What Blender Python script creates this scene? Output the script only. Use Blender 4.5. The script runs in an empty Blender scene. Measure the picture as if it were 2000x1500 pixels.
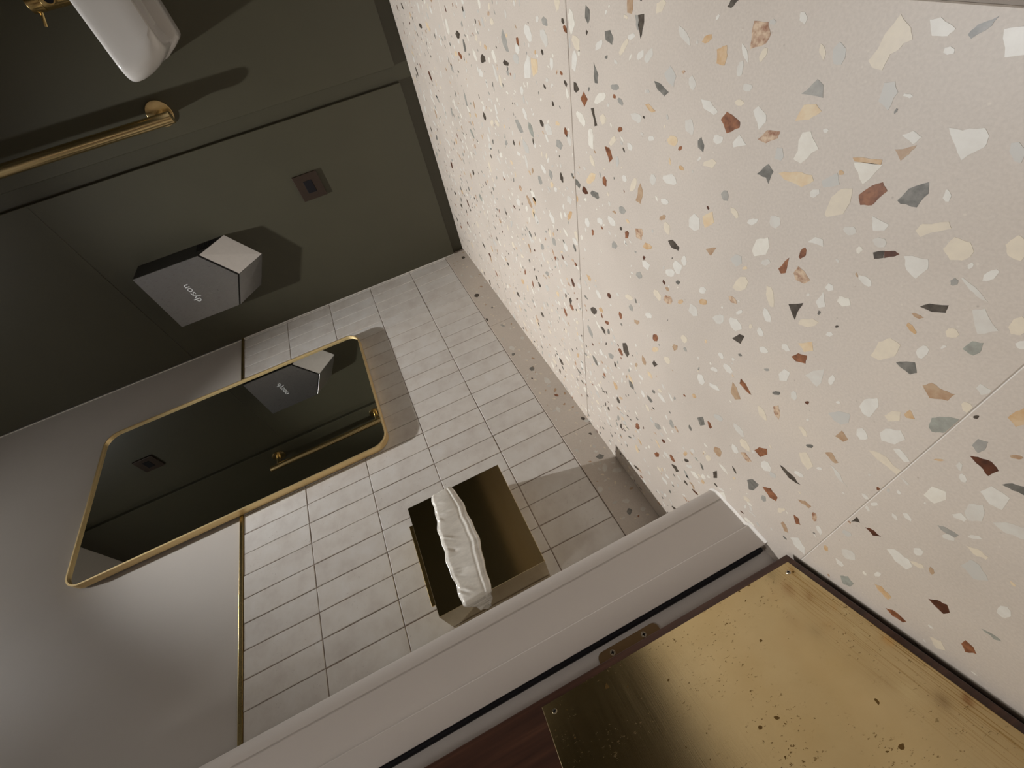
import bpy, bmesh, math, random
from mathutils import Vector, Matrix
import numpy as np

# ------------------------------------------------------------------ camera
scene = bpy.context.scene
COL = scene.collection
FPX = 816.2732
CR = np.array([[0.40489606, -0.16857122, -0.89868956],
               [0.65784121, -0.62893117, 0.41435556],
               [-0.63506230, -0.75896595, -0.14375866]])   # rows: right, down, forward
CC = np.array([1.85147, 1.11509, 0.35988])
cam_data = bpy.data.cameras.new('camera')
cam = bpy.data.objects.new('camera', cam_data)
COL.objects.link(cam)
cam_data.sensor_fit = 'HORIZONTAL'
cam_data.sensor_width = 36.0
cam_data.lens = FPX * 36.0 / 2000.0
cam_data.clip_start = 0.01
_r, _u, _b = CR[0], -CR[1], -CR[2]
cam.matrix_world = Matrix(((_r[0], _u[0], _b[0], CC[0]), (_r[1], _u[1], _b[1], CC[1]),
                           (_r[2], _u[2], _b[2], CC[2]), (0, 0, 0, 1)))
scene.camera = cam

# ------------------------------------------------------------------ world, exposure
CEIL = 2.56
world = bpy.data.worlds.new('world'); scene.world = world
world.use_nodes = True
world.node_tree.nodes['Background'].inputs[0].default_value = (1.0, 0.93, 0.85, 1)
world.node_tree.nodes['Background'].inputs[1].default_value = 0.02
scene.view_settings.view_transform = 'Standard'
scene.view_settings.look = 'None'
scene.view_settings.gamma = 1.0
scene.view_settings.exposure = 0.0
scene.view_settings.use_curve_mapping = False
LIGHT_ROOM = (0.76, 0.555, CEIL - 0.012)
LIGHT_HALL = (2.06, 1.08, CEIL - 0.012)
POWER_ROOM = 262.0
POWER_HALL = 8.0
FILL_DISC = (2.04, 2.22, CEIL - 0.05)  # added lamp, lifts the fill on walls and jamb
POWER_FILL_DISC = 12.5
LIGHT_COL = (0.985, 0.985, 0.982)

def lin(c):
    c = c / 255.0
    return c / 12.92 if c <= 0.04045 else ((c + 0.055) / 1.055) ** 2.4
def rgb(r, g, b): return (lin(r), lin(g), lin(b), 1.0)

# pixel of the 2000x1500 frame -> point on an axis-aligned plane of the room (used to lay the floor pieces out in metres)
def unproject(px, py, axis, val):
    d = CR.T @ np.array([(px - 1000) / FPX, (py - 750) / FPX, 1.0])
    t = (val - CC[axis]) / d[axis]
    return CC + t * d
def project(P):
    c = CR @ (np.array(P, float) - CC)
    return 1000 + FPX * c[0] / c[2], 750 + FPX * c[1] / c[2], c[2]

# ------------------------------------------------------------------ object helpers
def tag(o, label=None, cat=None, group=None, kind=None):
    if label: o['label'] = label
    if cat: o['category'] = cat
    if group: o['group'] = group
    if kind: o['kind'] = kind
    return o
def link(o, parent=None):
    COL.objects.link(o)
    if parent is not None: o.parent = parent
    return o
def empty(name, loc=(0, 0, 0)):
    o = bpy.data.objects.new(name, None); o.location = loc
    o.empty_display_size = 0.05
    return link(o)
def obj(name, bm, mat, parent=None, smooth=False):
    me = bpy.data.meshes.new(name)
    bmesh.ops.recalc_face_normals(bm, faces=bm.faces)
    bm.to_mesh(me); bm.free()
    if smooth:
        for p in me.polygons: p.use_smooth = True
    if mat is not None:
        for m in (mat if isinstance(mat, (list, tuple)) else [mat]): me.materials.append(m)
    o = bpy.data.objects.new(name, me)
    link(o, parent)
    if parent is not None and parent.type == 'EMPTY':
        o.location = -parent.location      # meshes are written in room coordinates
    return o
def add_box(bm, x0, x1, y0, y1, z0, z1, bevel=0.0, seg=2):
    M = Matrix.Translation(((x0 + x1) / 2, (y0 + y1) / 2, (z0 + z1) / 2)) @ Matrix.Diagonal((x1 - x0, y1 - y0, z1 - z0, 1))
    r = bmesh.ops.create_cube(bm, size=1.0, matrix=M)
    vs = r['verts']
    if bevel > 0:
        es = list({e for v in vs for e in v.link_edges})
        bmesh.ops.bevel(bm, geom=es, offset=bevel, segments=seg, affect='EDGES', profile=0.5)
    return vs
def box(name, b, mat, parent=None, bevel=0.0, seg=2):
    bm = bmesh.new(); add_box(bm, *b, bevel=bevel, seg=seg)
    return obj(name, bm, mat, parent)
def add_cyl(bm, p, q, r, seg=32, r2=None, bevel=0.0):
    p, q = Vector(p), Vector(q); d = q - p
    M = Matrix.Translation((p + q) / 2) @ d.to_track_quat('Z', 'Y').to_matrix().to_4x4()
    res = bmesh.ops.create_cone(bm, cap_ends=True, segments=seg, radius1=r, radius2=r if r2 is None else r2, depth=d.length, matrix=M)
    if bevel > 0:
        es = [e for e in {e for v in res['verts'] for e in v.link_edges} if any(len(f.verts) > 4 for f in e.link_faces)]
        bmesh.ops.bevel(bm, geom=es, offset=bevel, segments=2, affect='EDGES', profile=0.5)
def auto_smooth(o, ang=0.6):
    me = o.data
    for p in me.polygons: p.use_smooth = True
    try: me.set_sharp_from_angle(angle=ang)
    except Exception: pass
    return o
def prism(bm, pts, z0, z1, axis='z'):
    """polygon pts extruded between two values of one axis"""
    def P(a, b, c):
        return (a, b, c) if axis == 'z' else ((a, c, b) if axis == 'y' else (c, a, b))
    lo = [bm.verts.new(P(a, b, z0)) for a, b in pts]
    hi = [bm.verts.new(P(a, b, z1)) for a, b in pts]
    n = len(pts)
    fs = [bm.faces.new(hi), bm.faces.new(lo[::-1])]
    for i in range(n):
        fs.append(bm.faces.new((lo[i], lo[(i + 1) % n], hi[(i + 1) % n], hi[i])))
    return fs
def rrect(x0, x1, y0, y1, r, n=10):
    pts = []
    for cx, cy, a0 in ((x1 - r, y1 - r, 0), (x0 + r, y1 - r, 90), (x0 + r, y0 + r, 180), (x1 - r, y0 + r, 270)):
        for i in range(n + 1):
            a = math.radians(a0 + 90 * i / n)
            pts.append((cx + r * math.cos(a), cy + r * math.sin(a)))
    return pts

# ------------------------------------------------------------------ material helpers
def new_mat(name):
    m = bpy.data.materials.new(name); m.use_nodes = True
    nt = m.node_tree; b = nt.nodes['Principled BSDF']
    return m, nt, b
def ramp(nt, fac, stops):
    n = nt.nodes.new('ShaderNodeValToRGB')
    while len(n.color_ramp.elements) < len(stops): n.color_ramp.elements.new(0.5)
    for e, (p, c) in zip(n.color_ramp.elements, stops): e.position = p; e.color = c
    nt.links.new(fac, n.inputs[0]); return n
def noise(nt, vec, scale, detail=4, rough=0.55):
    n = nt.nodes.new('ShaderNodeTexNoise'); n.inputs['Scale'].default_value = scale
    n.inputs['Detail'].default_value = detail; n.inputs['Roughness'].default_value = rough
    if vec is not None: nt.links.new(vec, n.inputs['Vector'])
    return n
def world_pos(nt):
    return nt.nodes.new('ShaderNodeNewGeometry').outputs['Position']
def mix_col(nt, fac, a, b, mode='MIX'):
    n = nt.nodes.new('ShaderNodeMix'); n.data_type = 'RGBA'; n.blend_type = mode
    for s, v in ((n.inputs[0], fac), (n.inputs[6], a), (n.inputs[7], b)):
        if hasattr(v, 'links') or isinstance(v, bpy.types.NodeSocket): nt.links.new(v, s)
        else: s.default_value = v
    return n.outputs[2]
def bump(nt, b, height, strength, dist=0.001):
    n = nt.nodes.new('ShaderNodeBump'); n.inputs['Strength'].default_value = strength
    n.inputs['Distance'].default_value = dist
    nt.links.new(height, n.inputs['Height']); nt.links.new(n.outputs[0], b.inputs['Normal']); return n
def scaled(nt, vec, s):
    m = nt.nodes.new('ShaderNodeMapping'); m.inputs['Scale'].default_value = s
    nt.links.new(vec, m.inputs[0]); return m.outputs[0]

def mat_plain(name, col, rough=0.5, metal=0.0, var=0.06, vscale=6.0, bumps=0.0, bscale=300.0):
    m, nt, b = new_mat(name)
    p = world_pos(nt)
    n = noise(nt, p, vscale)
    lo = tuple(c * (1 - var) for c in col[:3]) + (1,); hi = tuple(min(1, c * (1 + var)) for c in col[:3]) + (1,)
    nt.links.new(ramp(nt, n.outputs['Fac'], [(0.3, lo), (0.7, hi)]).outputs[0], b.inputs['Base Color'])
    b.inputs['Roughness'].default_value = rough; b.inputs['Metallic'].default_value = metal
    if bumps > 0:
        bump(nt, b, noise(nt, p, bscale, 3).outputs['Fac'], bumps, 0.0006)
    return m

def mat_terrazzo():
    m, nt, b = new_mat('terrazzo_ground')
    p = world_pos(nt)
    big = noise(nt, p, 5.0, 5)
    base = ramp(nt, big.outputs['Fac'], [(0.3, rgb(194, 183, 171)), (0.55, rgb(201, 190, 178)), (0.75, rgb(206, 194, 180))])
    fine = noise(nt, p, 420.0, 3)
    c1 = mix_col(nt, 0.09, base.outputs[0], ramp(nt, fine.outputs['Fac'], [(0.35, rgb(140, 128, 120)), (0.65, rgb(228, 218, 206))]).outputs[0])
    v = nt.nodes.new('ShaderNodeTexVoronoi'); v.inputs['Scale'].default_value = 130.0
    nt.links.new(p, v.inputs['Vector'])
    sp = ramp(nt, v.outputs['Distance'], [(0.0, (1, 1, 1, 1)), (0.16, (0, 0, 0, 1))])
    sepc = nt.nodes.new('ShaderNodeSeparateColor'); nt.links.new(v.outputs['Color'], sepc.inputs[0])
    keep = ramp(nt, sepc.outputs[0], [(0.78, (0, 0, 0, 1)), (0.82, (0.55, 0.55, 0.55, 1))])
    f = nt.nodes.new('ShaderNodeMath'); f.operation = 'MULTIPLY'
    nt.links.new(sp.outputs[0], f.inputs[0]); nt.links.new(keep.outputs[0], f.inputs[1])
    spc = ramp(nt, sepc.outputs[1], [(0.0, rgb(150, 118, 90)), (0.25, rgb(120, 112, 104)), (0.4, rgb(226, 220, 208)), (1.0, rgb(222, 212, 195))])
    nt.links.new(mix_col(nt, f.outputs[0], c1, spc.outputs[0]), b.inputs['Base Color'])
    b.inputs['Roughness'].default_value = 0.42
    b.inputs['Specular IOR Level'].default_value = 0.4
    bump(nt, b, fine.outputs['Fac'], 0.05, 0.0004)
    return m

def mat_chip(name, c_main, c_alt, amount=0.45, scale=90.0):
    m, nt, b = new_mat(name)
    p = world_pos(nt)
    n = noise(nt, p, scale, 5, 0.6)
    oi = nt.nodes.new('ShaderNodeObjectInfo')
    fac = ramp(nt, n.outputs['Fac'], [(0.40, (0, 0, 0, 1)), (0.66, (amount, amount, amount, 1))])
    nt.links.new(mix_col(nt, fac.outputs[0], c_main, c_alt), b.inputs['Base Color'])
    b.inputs['Roughness'].default_value = 0.36
    b.inputs['Specular IOR Level'].default_value = 0.45
    return m

def mat_brass(name, col, rough, brushed=(1, 1, 1), bstr=0.0, aniso=0.0):
    m, nt, b = new_mat(name)
    p = world_pos(nt)
    n = noise(nt, scaled(nt, p, brushed), 60.0, 4)
    lo = tuple(c * 0.88 for c in col[:3]) + (1,)
    nt.links.new(ramp(nt, n.outputs['Fac'], [(0.3, lo), (0.7, col)]).outputs[0], b.inputs['Base Color'])
    b.inputs['Metallic'].default_value = 1.0
    rr = ramp(nt, n.outputs['Fac'], [(0.3, (rough * 0.85,) * 3 + (1,)), (0.7, (rough * 1.15,) * 3 + (1,))])
    nt.links.new(rr.outputs[0], b.inputs['Roughness'])
    if bstr > 0: bump(nt, b, n.outputs['Fac'], bstr, 0.0004)
    return m

def mat_kickplate():
    m, nt, b = new_mat('worn_brass_sheet')
    tc = nt.nodes.new('ShaderNodeTexCoord').outputs['Object']     # x along the door, z up, metres
    br = noise(nt, scaled(nt, tc, (2.0, 1.0, 260.0)), 4.0, 4)
    cloud = noise(nt, tc, 9.0, 5)
    base = ramp(nt, cloud.outputs['Fac'], [(0.3, (0.56, 0.43, 0.22, 1)), (0.7, (0.66, 0.53, 0.30, 1))])
    # round drip spots
    v = nt.nodes.new('ShaderNodeTexVoronoi'); v.inputs['Scale'].default_value = 58.0
    nz = noise(nt, tc, 160.0, 2)
    wob = nt.nodes.new('ShaderNodeVectorMath'); wob.operation = 'MULTIPLY_ADD'
    nt.links.new(nz.outputs['Color'], wob.inputs[0]); wob.inputs[1].default_value = (0.006, 0.006, 0.006)
    nt.links.new(tc, wob.inputs[2])
    nt.links.new(wob.outputs[0], v.inputs['Vector'])
    sc = nt.nodes.new('ShaderNodeSeparateColor'); nt.links.new(v.outputs['Color'], sc.inputs[0])
    rad = nt.nodes.new('ShaderNodeMapRange'); nt.links.new(sc.outputs[0], rad.inputs[0])
    rad.inputs[1].default_value = 0.55; rad.inputs[2].default_value = 1.0
    rad.inputs[3].default_value = 0.0; rad.inputs[4].default_value = 0.16
    less = nt.nodes.new('ShaderNodeMath'); less.operation = 'LESS_THAN'
    nt.links.new(v.outputs['Distance'], less.inputs[0]); nt.links.new(rad.outputs[0], less.inputs[1])
    # pepper of fine pits
    pit = noise(nt, scaled(nt, tc, (1.0, 1.0, 0.55)), 330.0, 3, 0.7)
    patch = noise(nt, tc, 14.0, 3)
    pm = nt.nodes.new('ShaderNodeMath'); pm.operation = 'MULTIPLY'
    nt.links.new(ramp(nt, pit.outputs['Fac'], [(0.635, (0, 0, 0, 1)), (0.67, (1, 1, 1, 1))]).outputs[0], pm.inputs[0])
    nt.links.new(ramp(nt, patch.outputs['Fac'], [(0.42, (0, 0, 0, 1)), (0.62, (0.9, 0.9, 0.9, 1))]).outputs[0], pm.inputs[1])
    # long scratches, denser towards the scuffed bottom edge of the sheet
    scr = noise(nt, scaled(nt, tc, (6.0, 1.0, 420.0)), 1.6, 5, 0.65)
    sepx = nt.nodes.new('ShaderNodeSeparateXYZ'); nt.links.new(tc, sepx.inputs[0])
    low = nt.nodes.new('ShaderNodeMapRange'); nt.links.new(sepx.outputs['Z'], low.inputs[0])
    low.inputs[1].default_value = 0.015; low.inputs[2].default_value = 0.085
    low.inputs[3].default_value = 0.85; low.inputs[4].default_value = 0.0
    sm = nt.nodes.new('ShaderNodeMath'); sm.operation = 'MULTIPLY'
    nt.links.new(ramp(nt, scr.outputs['Fac'], [(0.52, (0, 0, 0, 1)), (0.6, (1, 1, 1, 1))]).outputs[0], sm.inputs[0])
    nt.links.new(low.outputs[0], sm.inputs[1])
    mx = nt.nodes.new('ShaderNodeMath'); mx.operation = 'MAXIMUM'
    nt.links.new(less.outputs[0], mx.inputs[0]); nt.links.new(pm.outputs[0], mx.inputs[1])
    c1 = mix_col(nt, sm.outputs[0], base.outputs[0], (0.34, 0.20, 0.05, 1))
    c2 = mix_col(nt, mx.outputs[0], c1, (0.20, 0.125, 0.045, 1))
    nt.links.new(c2, b.inputs['Base Color'])
    b.inputs['Metallic'].default_value = 1.0
    r0 = ramp(nt, br.outputs['Fac'], [(0.3, (0.15,) * 3 + (1,)), (0.7, (0.21,) * 3 + (1,))])
    nt.links.new(mix_col(nt, mx.outputs[0], r0.outputs[0], (0.5, 0.5, 0.5, 1)), b.inputs['Roughness'])
    bump(nt, b, br.outputs['Fac'], 0.04, 0.0004)
    return m

def mat_wood():
    m, nt, b = new_mat('dark_walnut')
    tc = nt.nodes.new('ShaderNodeTexCoord').outputs['Object']
    n = noise(nt, scaled(nt, tc, (60.0, 60.0, 2.5)), 1.6, 6, 0.6)
    nt.links.new(ramp(nt, n.outputs['Fac'], [(0.3, rgb(46, 27, 20)), (0.55, rgb(70, 43, 31)), (0.75, rgb(92, 60, 44))]).outputs[0], b.inputs['Base Color'])
    b.inputs['Roughness'].default_value = 0.38
    bump(nt, b, n.outputs['Fac'], 0.1, 0.0005)
    return m

def mat_wall_tile():
    m, nt, b = new_mat('glazed_wall_tile')
    p = world_pos(nt)
    oi = nt.nodes.new('ShaderNodeObjectInfo')
    per = ramp(nt, oi.outputs['Random'], [(0.0, rgb(201, 194, 187)), (0.35, rgb(209, 204, 198)), (0.65, rgb(211, 204, 196)), (1.0, rgb(215, 212, 208))])
    shift = nt.nodes.new('ShaderNodeVectorMath'); shift.operation = 'MULTIPLY_ADD'
    nt.links.new(oi.outputs['Random'], shift.inputs[0]); shift.inputs[1].default_value = (7, 7, 7); nt.links.new(p, shift.inputs[2])
    cl = noise(nt, shift.outputs[0], 18.0, 5, 0.6)
    c1 = mix_col(nt, 0.5, per.outputs[0], ramp(nt, cl.outputs['Fac'], [(0.3, rgb(189, 179, 171)), (0.5, rgb(210, 204, 196)), (0.7, rgb(220, 217, 213))]).outputs[0])
    pit = noise(nt, shift.outputs[0], 260.0, 2, 0.7)
    patch = noise(nt, shift.outputs[0], 30.0, 2)
    f = nt.nodes.new('ShaderNodeMath'); f.operation = 'MULTIPLY'
    nt.links.new(ramp(nt, pit.outputs['Fac'], [(0.66, (0, 0, 0, 1)), (0.70, (0.6, 0.6, 0.6, 1))]).outputs[0], f.inputs[0])
    nt.links.new(ramp(nt, patch.outputs['Fac'], [(0.5, (0, 0, 0, 1)), (0.62, (1, 1, 1, 1))]).outputs[0], f.inputs[1])
    nt.links.new(mix_col(nt, f.outputs[0], c1, rgb(142, 126, 116)), b.inputs['Base Color'])
    b.inputs['Roughness'].default_value = 0.38
    bump(nt, b, noise(nt, shift.outputs[0], 26.0, 3).outputs['Fac'], 0.25, 0.002)
    return m

def mat_film():
    m, nt, b = new_mat('thin_clear_film')
    out = nt.nodes['Material Output']
    b.inputs['Base Color'].default_value = (0.97, 0.93, 0.85, 1)
    b.inputs['Roughness'].default_value = 0.18
    b.inputs['Specular IOR Level'].default_value = 0.9
    p = world_pos(nt)
    n = noise(nt, scaled(nt, p, (1, 1, 0.45)), 70.0, 5, 0.6)
    bump(nt, b, n.outputs['Fac'], 0.15, 0.002)
    tr = nt.nodes.new('ShaderNodeBsdfTransparent'); tr.inputs[0].default_value = (0.95, 0.93, 0.9, 1)
    tl = nt.nodes.new('ShaderNodeBsdfTranslucent'); tl.inputs[0].default_value = (0.92, 0.89, 0.83, 1)
    m1 = nt.nodes.new('ShaderNodeMixShader'); m1.inputs[0].default_value = 0.1
    nt.links.new(b.outputs[0], m1.inputs[1]); nt.links.new(tl.outputs[0], m1.inputs[2])
    m2 = nt.nodes.new('ShaderNodeMixShader')
    nt.links.new(ramp(nt, n.outputs['Fac'], [(0.3, (0.26,) * 3 + (1,)), (0.7, (0.0,) * 3 + (1,))]).outputs[0], m2.inputs[0])
    nt.links.new(m1.outputs[0], m2.inputs[1]); nt.links.new(tr.outputs[0], m2.inputs[2])
    nt.links.new(m2.outputs[0], out.inputs[0])
    return m

def mat_emit(name, col, s):
    m, nt, b = new_mat(name)
    b.inputs['Emission Color'].default_value = col; b.inputs['Emission Strength'].default_value = s
    b.inputs['Base Color'].default_value = (0.8, 0.8, 0.8, 1)
    return m

M = {}
M['terrazzo'] = mat_terrazzo()
M['grout_floor'] = mat_plain('floor_grout', rgb(160, 150, 140), 0.8)
M['tile'] = mat_wall_tile()
M['grout'] = mat_plain('brown_grout', rgb(146, 131, 120), 0.85, bumps=0.3)
M['paint'] = mat_plain('warm_white_paint', rgb(188, 181, 173), 0.55, var=0.02, bumps=0.06, bscale=500)
M['hall_paint'] = mat_plain('hall_paint', rgb(212, 205, 196), 0.6, var=0.02)
M['frame_paint'] = mat_plain('grey_frame_paint', rgb(200, 192, 185), 0.42, var=0.015, bumps=0.05, bscale=600)
M['green'] = mat_plain('dark_olive_paint', rgb(69, 66, 51), 0.45, var=0.04, bumps=0.05, bscale=500)
M['added_board'] = mat_plain('taupe_board', rgb(150, 138, 118), 0.5, var=0.03)
M['ceiling'] = mat_plain('ceiling_paint', rgb(215, 209, 201), 0.8, var=0.02)
M['caulk'] = mat_plain('white_caulk', rgb(222, 216, 208), 0.5, var=0.08, vscale=60)
M['black'] = mat_plain('black_rubber', (0.012, 0.011, 0.013, 1), 0.6)
M['black'].node_tree.nodes['Principled BSDF'].inputs['Specular IOR Level'].default_value = 0.12
M['brass'] = mat_brass('satin_brass', (0.72, 0.52, 0.22, 1), 0.24, (1, 1, 40), 0.05)
M['brass_frame'] = mat_brass('brushed_gold_frame', (0.92, 0.70, 0.36, 1), 0.42, (30, 1, 30), 0.04)
M['brass_frame'].node_tree.nodes['Principled BSDF'].inputs['Metallic'].default_value = 0.78
M['brass_bar'] = mat_brass('brushed_gold_bar', (0.86, 0.66, 0.34, 1), 0.23, (60, 60, 1), 0.06)
M['brass_bin'] = mat_brass('polished_bronze_sheet', (0.62, 0.51, 0.31, 1), 0.10, (1, 1, 30), 0.015)
M['brass_trim'] = mat_brass('bright_brass_trim', (0.74, 0.57, 0.26, 1), 0.22, (30, 1, 1), 0.35)
M['bronze'] = mat_brass('antique_bronze', (0.24, 0.16, 0.085, 1), 0.42, (1, 1, 1), 0.03)
M['kick'] = mat_kickplate()
M['steel'] = mat_brass('screw_steel', (0.5, 0.45, 0.36, 1), 0.3)
M['wood'] = mat_wood()
M['film'] = mat_film()
M['ceramic'] = mat_plain('white_ceramic', rgb(186, 182, 177), 0.14, var=0.01)
M['silver'] = mat_brass('sprayed_nickel', (0.42, 0.42, 0.43, 1), 0.30, (1, 40, 1), 0.02)
M['silver_nozzle'] = mat_brass('nozzle_nickel', (0.52, 0.51, 0.50, 1), 0.36)  # nozzle plates: lighter, rougher nickel than the front plate
M['plastic_dark'] = mat_plain('charcoal_plastic', rgb(38, 36, 33), 0.45)
M['print'] = mat_plain('grey_print', rgb(205, 205, 205), 0.5)
M['mirror'], _nt, _b = new_mat('mirror_silver')
_b.inputs['Base Color'].default_value = (0.80, 0.82, 0.80, 1); _b.inputs['Metallic'].default_value = 1.0; _b.inputs['Roughness'].default_value = 0.0
M['bronze_plate'] = mat_plain('brown_bronze_plate', rgb(62, 50, 42), 0.35, metal=0.4)

CHIP = {
 'white':    mat_chip('chip_white', rgb(219, 215, 206), rgb(204, 197, 187)),
 'ivory':    mat_chip('chip_ivory', rgb(225, 220, 208), rgb(208, 198, 184)),
 'pale':     mat_chip('chip_pale', rgb(209, 205, 196), rgb(198, 188, 178)),
 'cream':    mat_chip('chip_cream', rgb(219, 207, 186), rgb(204, 192, 176)),
 'peach':    mat_chip('chip_peach', rgb(218, 199, 168), rgb(206, 168, 124)),
 'ochre':    mat_chip('chip_ochre', rgb(196, 160, 118), rgb(214, 194, 164), 0.6),
 'tan':      mat_chip('chip_tan', rgb(182, 156, 128), rgb(150, 104, 70), 0.5),
 'tanrust':  mat_chip('chip_veined', rgb(206, 182, 155), rgb(128, 70, 40), 0.85, 140),
 'rust':     mat_chip('chip_rust', rgb(150, 99, 68), rgb(88, 50, 33), 0.8, 110),
 'rustdark': mat_chip('chip_dark_rust', rgb(98, 58, 40), rgb(56, 34, 26), 0.8, 110),
 'black':    mat_chip('chip_black', rgb(66, 57, 49), rgb(112, 104, 92), 0.5, 120),
 'darkgrey': mat_chip('chip_charcoal', rgb(104, 101, 94), rgb(150, 146, 138), 0.6, 110),
 'grey':     mat_chip('chip_grey', rgb(153, 150, 143), rgb(182, 177, 168), 0.5),
 'palegrey': mat_chip('chip_pale_grey', rgb(192, 189, 182), rgb(200, 193, 184)),
 'greygreen': mat_chip('chip_grey_green', rgb(160, 161, 151), rgb(120, 116, 107), 0.5),
}
CHIP_KEYS = list(CHIP)

# ------------------------------------------------------------------ room numbers (metres; tiled wall is y=0, green wall is x=0)
Y_BACK = 1.85; X_DOORWALL = 1.635; X_HALLFACE = 1.806; X_HALL = 3.3
Y_JAMB = 0.352; Y_JAMB2 = 1.27; Z_HEAD = 2.06
TRIM_Z0, TRIM_Z1 = 1.1015, 1.1125
SK = 0.1032

# ------------------------------------------------------------------ floor: slab (joint colour), big printed tiles, chips
bm = bmesh.new(); add_box(bm, -0.05, X_HALL + 0.1, -0.6, 2.6, -0.08, -0.0012)
floor = tag(obj('floor', bm, M['grout_floor']), kind='structure')
TX = [-0.03, 0.562, 1.1830, 1.8040, 2.425, 3.046, X_HALL + 0.1]
TY = [-0.6, -0.175, 1.0270, 2.229, 2.6]
G = 0.0011
tiles = {}
for i in range(len(TX) - 1):
    for j in range(len(TY) - 1):
        g1 = 0.0028 if abs(TX[i + 1] - 1.804) < .01 else G
        g0 = 0.0 if abs(TX[i] - 1.804) < .01 else G
        t = box('floor_tile', (TX[i] + g0, TX[i + 1] - (0.0006 if g1 > G else G), TY[j] + (0.0045 if abs(TY[j] - 1.027) < .01 else G), TY[j + 1] - (0.0003 if abs(TY[j + 1] - 1.027) < .01 else G), -0.0095, 0.0), M['terrazzo'], floor, bevel=0.0007, seg=1)
        tiles[(i, j)] = t
# the two joints that show wide carry a pale grout line
box('joint_strip', (1.8036, 1.8070, -0.17, 2.2, -0.004, -0.0003), M['caulk'], floor)
def tile_at(x, y):
    for i in range(len(TX) - 1):
        if TX[i] <= x < TX[i + 1]:
            for j in range(len(TY) - 1):
                if TY[j] <= y < TY[j + 1]: return (i, j)
    return None

rng = random.Random(7)
def roughen(poly, amt, n_sub=2):
    """corner polygon -> slightly chipped outline"""
    out = []
    n = len(poly)
    for i in range(n):
        a = Vector(poly[i]); b = Vector(poly[(i + 1) % n]); e = b - a
        nrm = Vector((-e.y, e.x))
        out.append(a + nrm * rng.uniform(-amt, amt) * 0.4)
        for k in range(1, n_sub + 1):
            out.append(a + e * (k / (n_sub + 1)) + nrm * rng.uniform(-amt, amt))
    return [(p.x, p.y) for p in out]
def blob(cx, cy, ln, wd, ang, n=None, jag=0.22):
    n = n or rng.randint(5, 8)
    a0 = rng.random() * 6.28
    pts = []
    for k in range(n):
        a = a0 + 2 * math.pi * (k + rng.uniform(-0.28, 0.28)) / n
        r = 1 + rng.uniform(-jag, jag)
        u, v = ln / 2 * r * math.cos(a), wd / 2 * r * math.sin(a)
        c, s = math.cos(math.radians(ang)), math.sin(math.radians(ang))
        pts.append((cx + u * c - v * s, cy + u * s + v * c))
    return pts
def clip_poly(poly, axis, lo, hi):
    for sgn, lim in ((1, lo), (-1, hi)):
        out = []
        for i in range(len(poly)):
            a, b = poly[i], poly[(i + 1) % len(poly)]
            da, db = sgn * (a[axis] - lim), sgn * (b[axis] - lim)
            if da >= 0: out.append(a)
            if (da >= 0) != (db >= 0):
                t = da / (da - db); out.append((a[0] + (b[0] - a[0]) * t, a[1] + (b[1] - a[1]) * t))
        poly = out
        if len(poly) < 3: return []
    return poly

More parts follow.
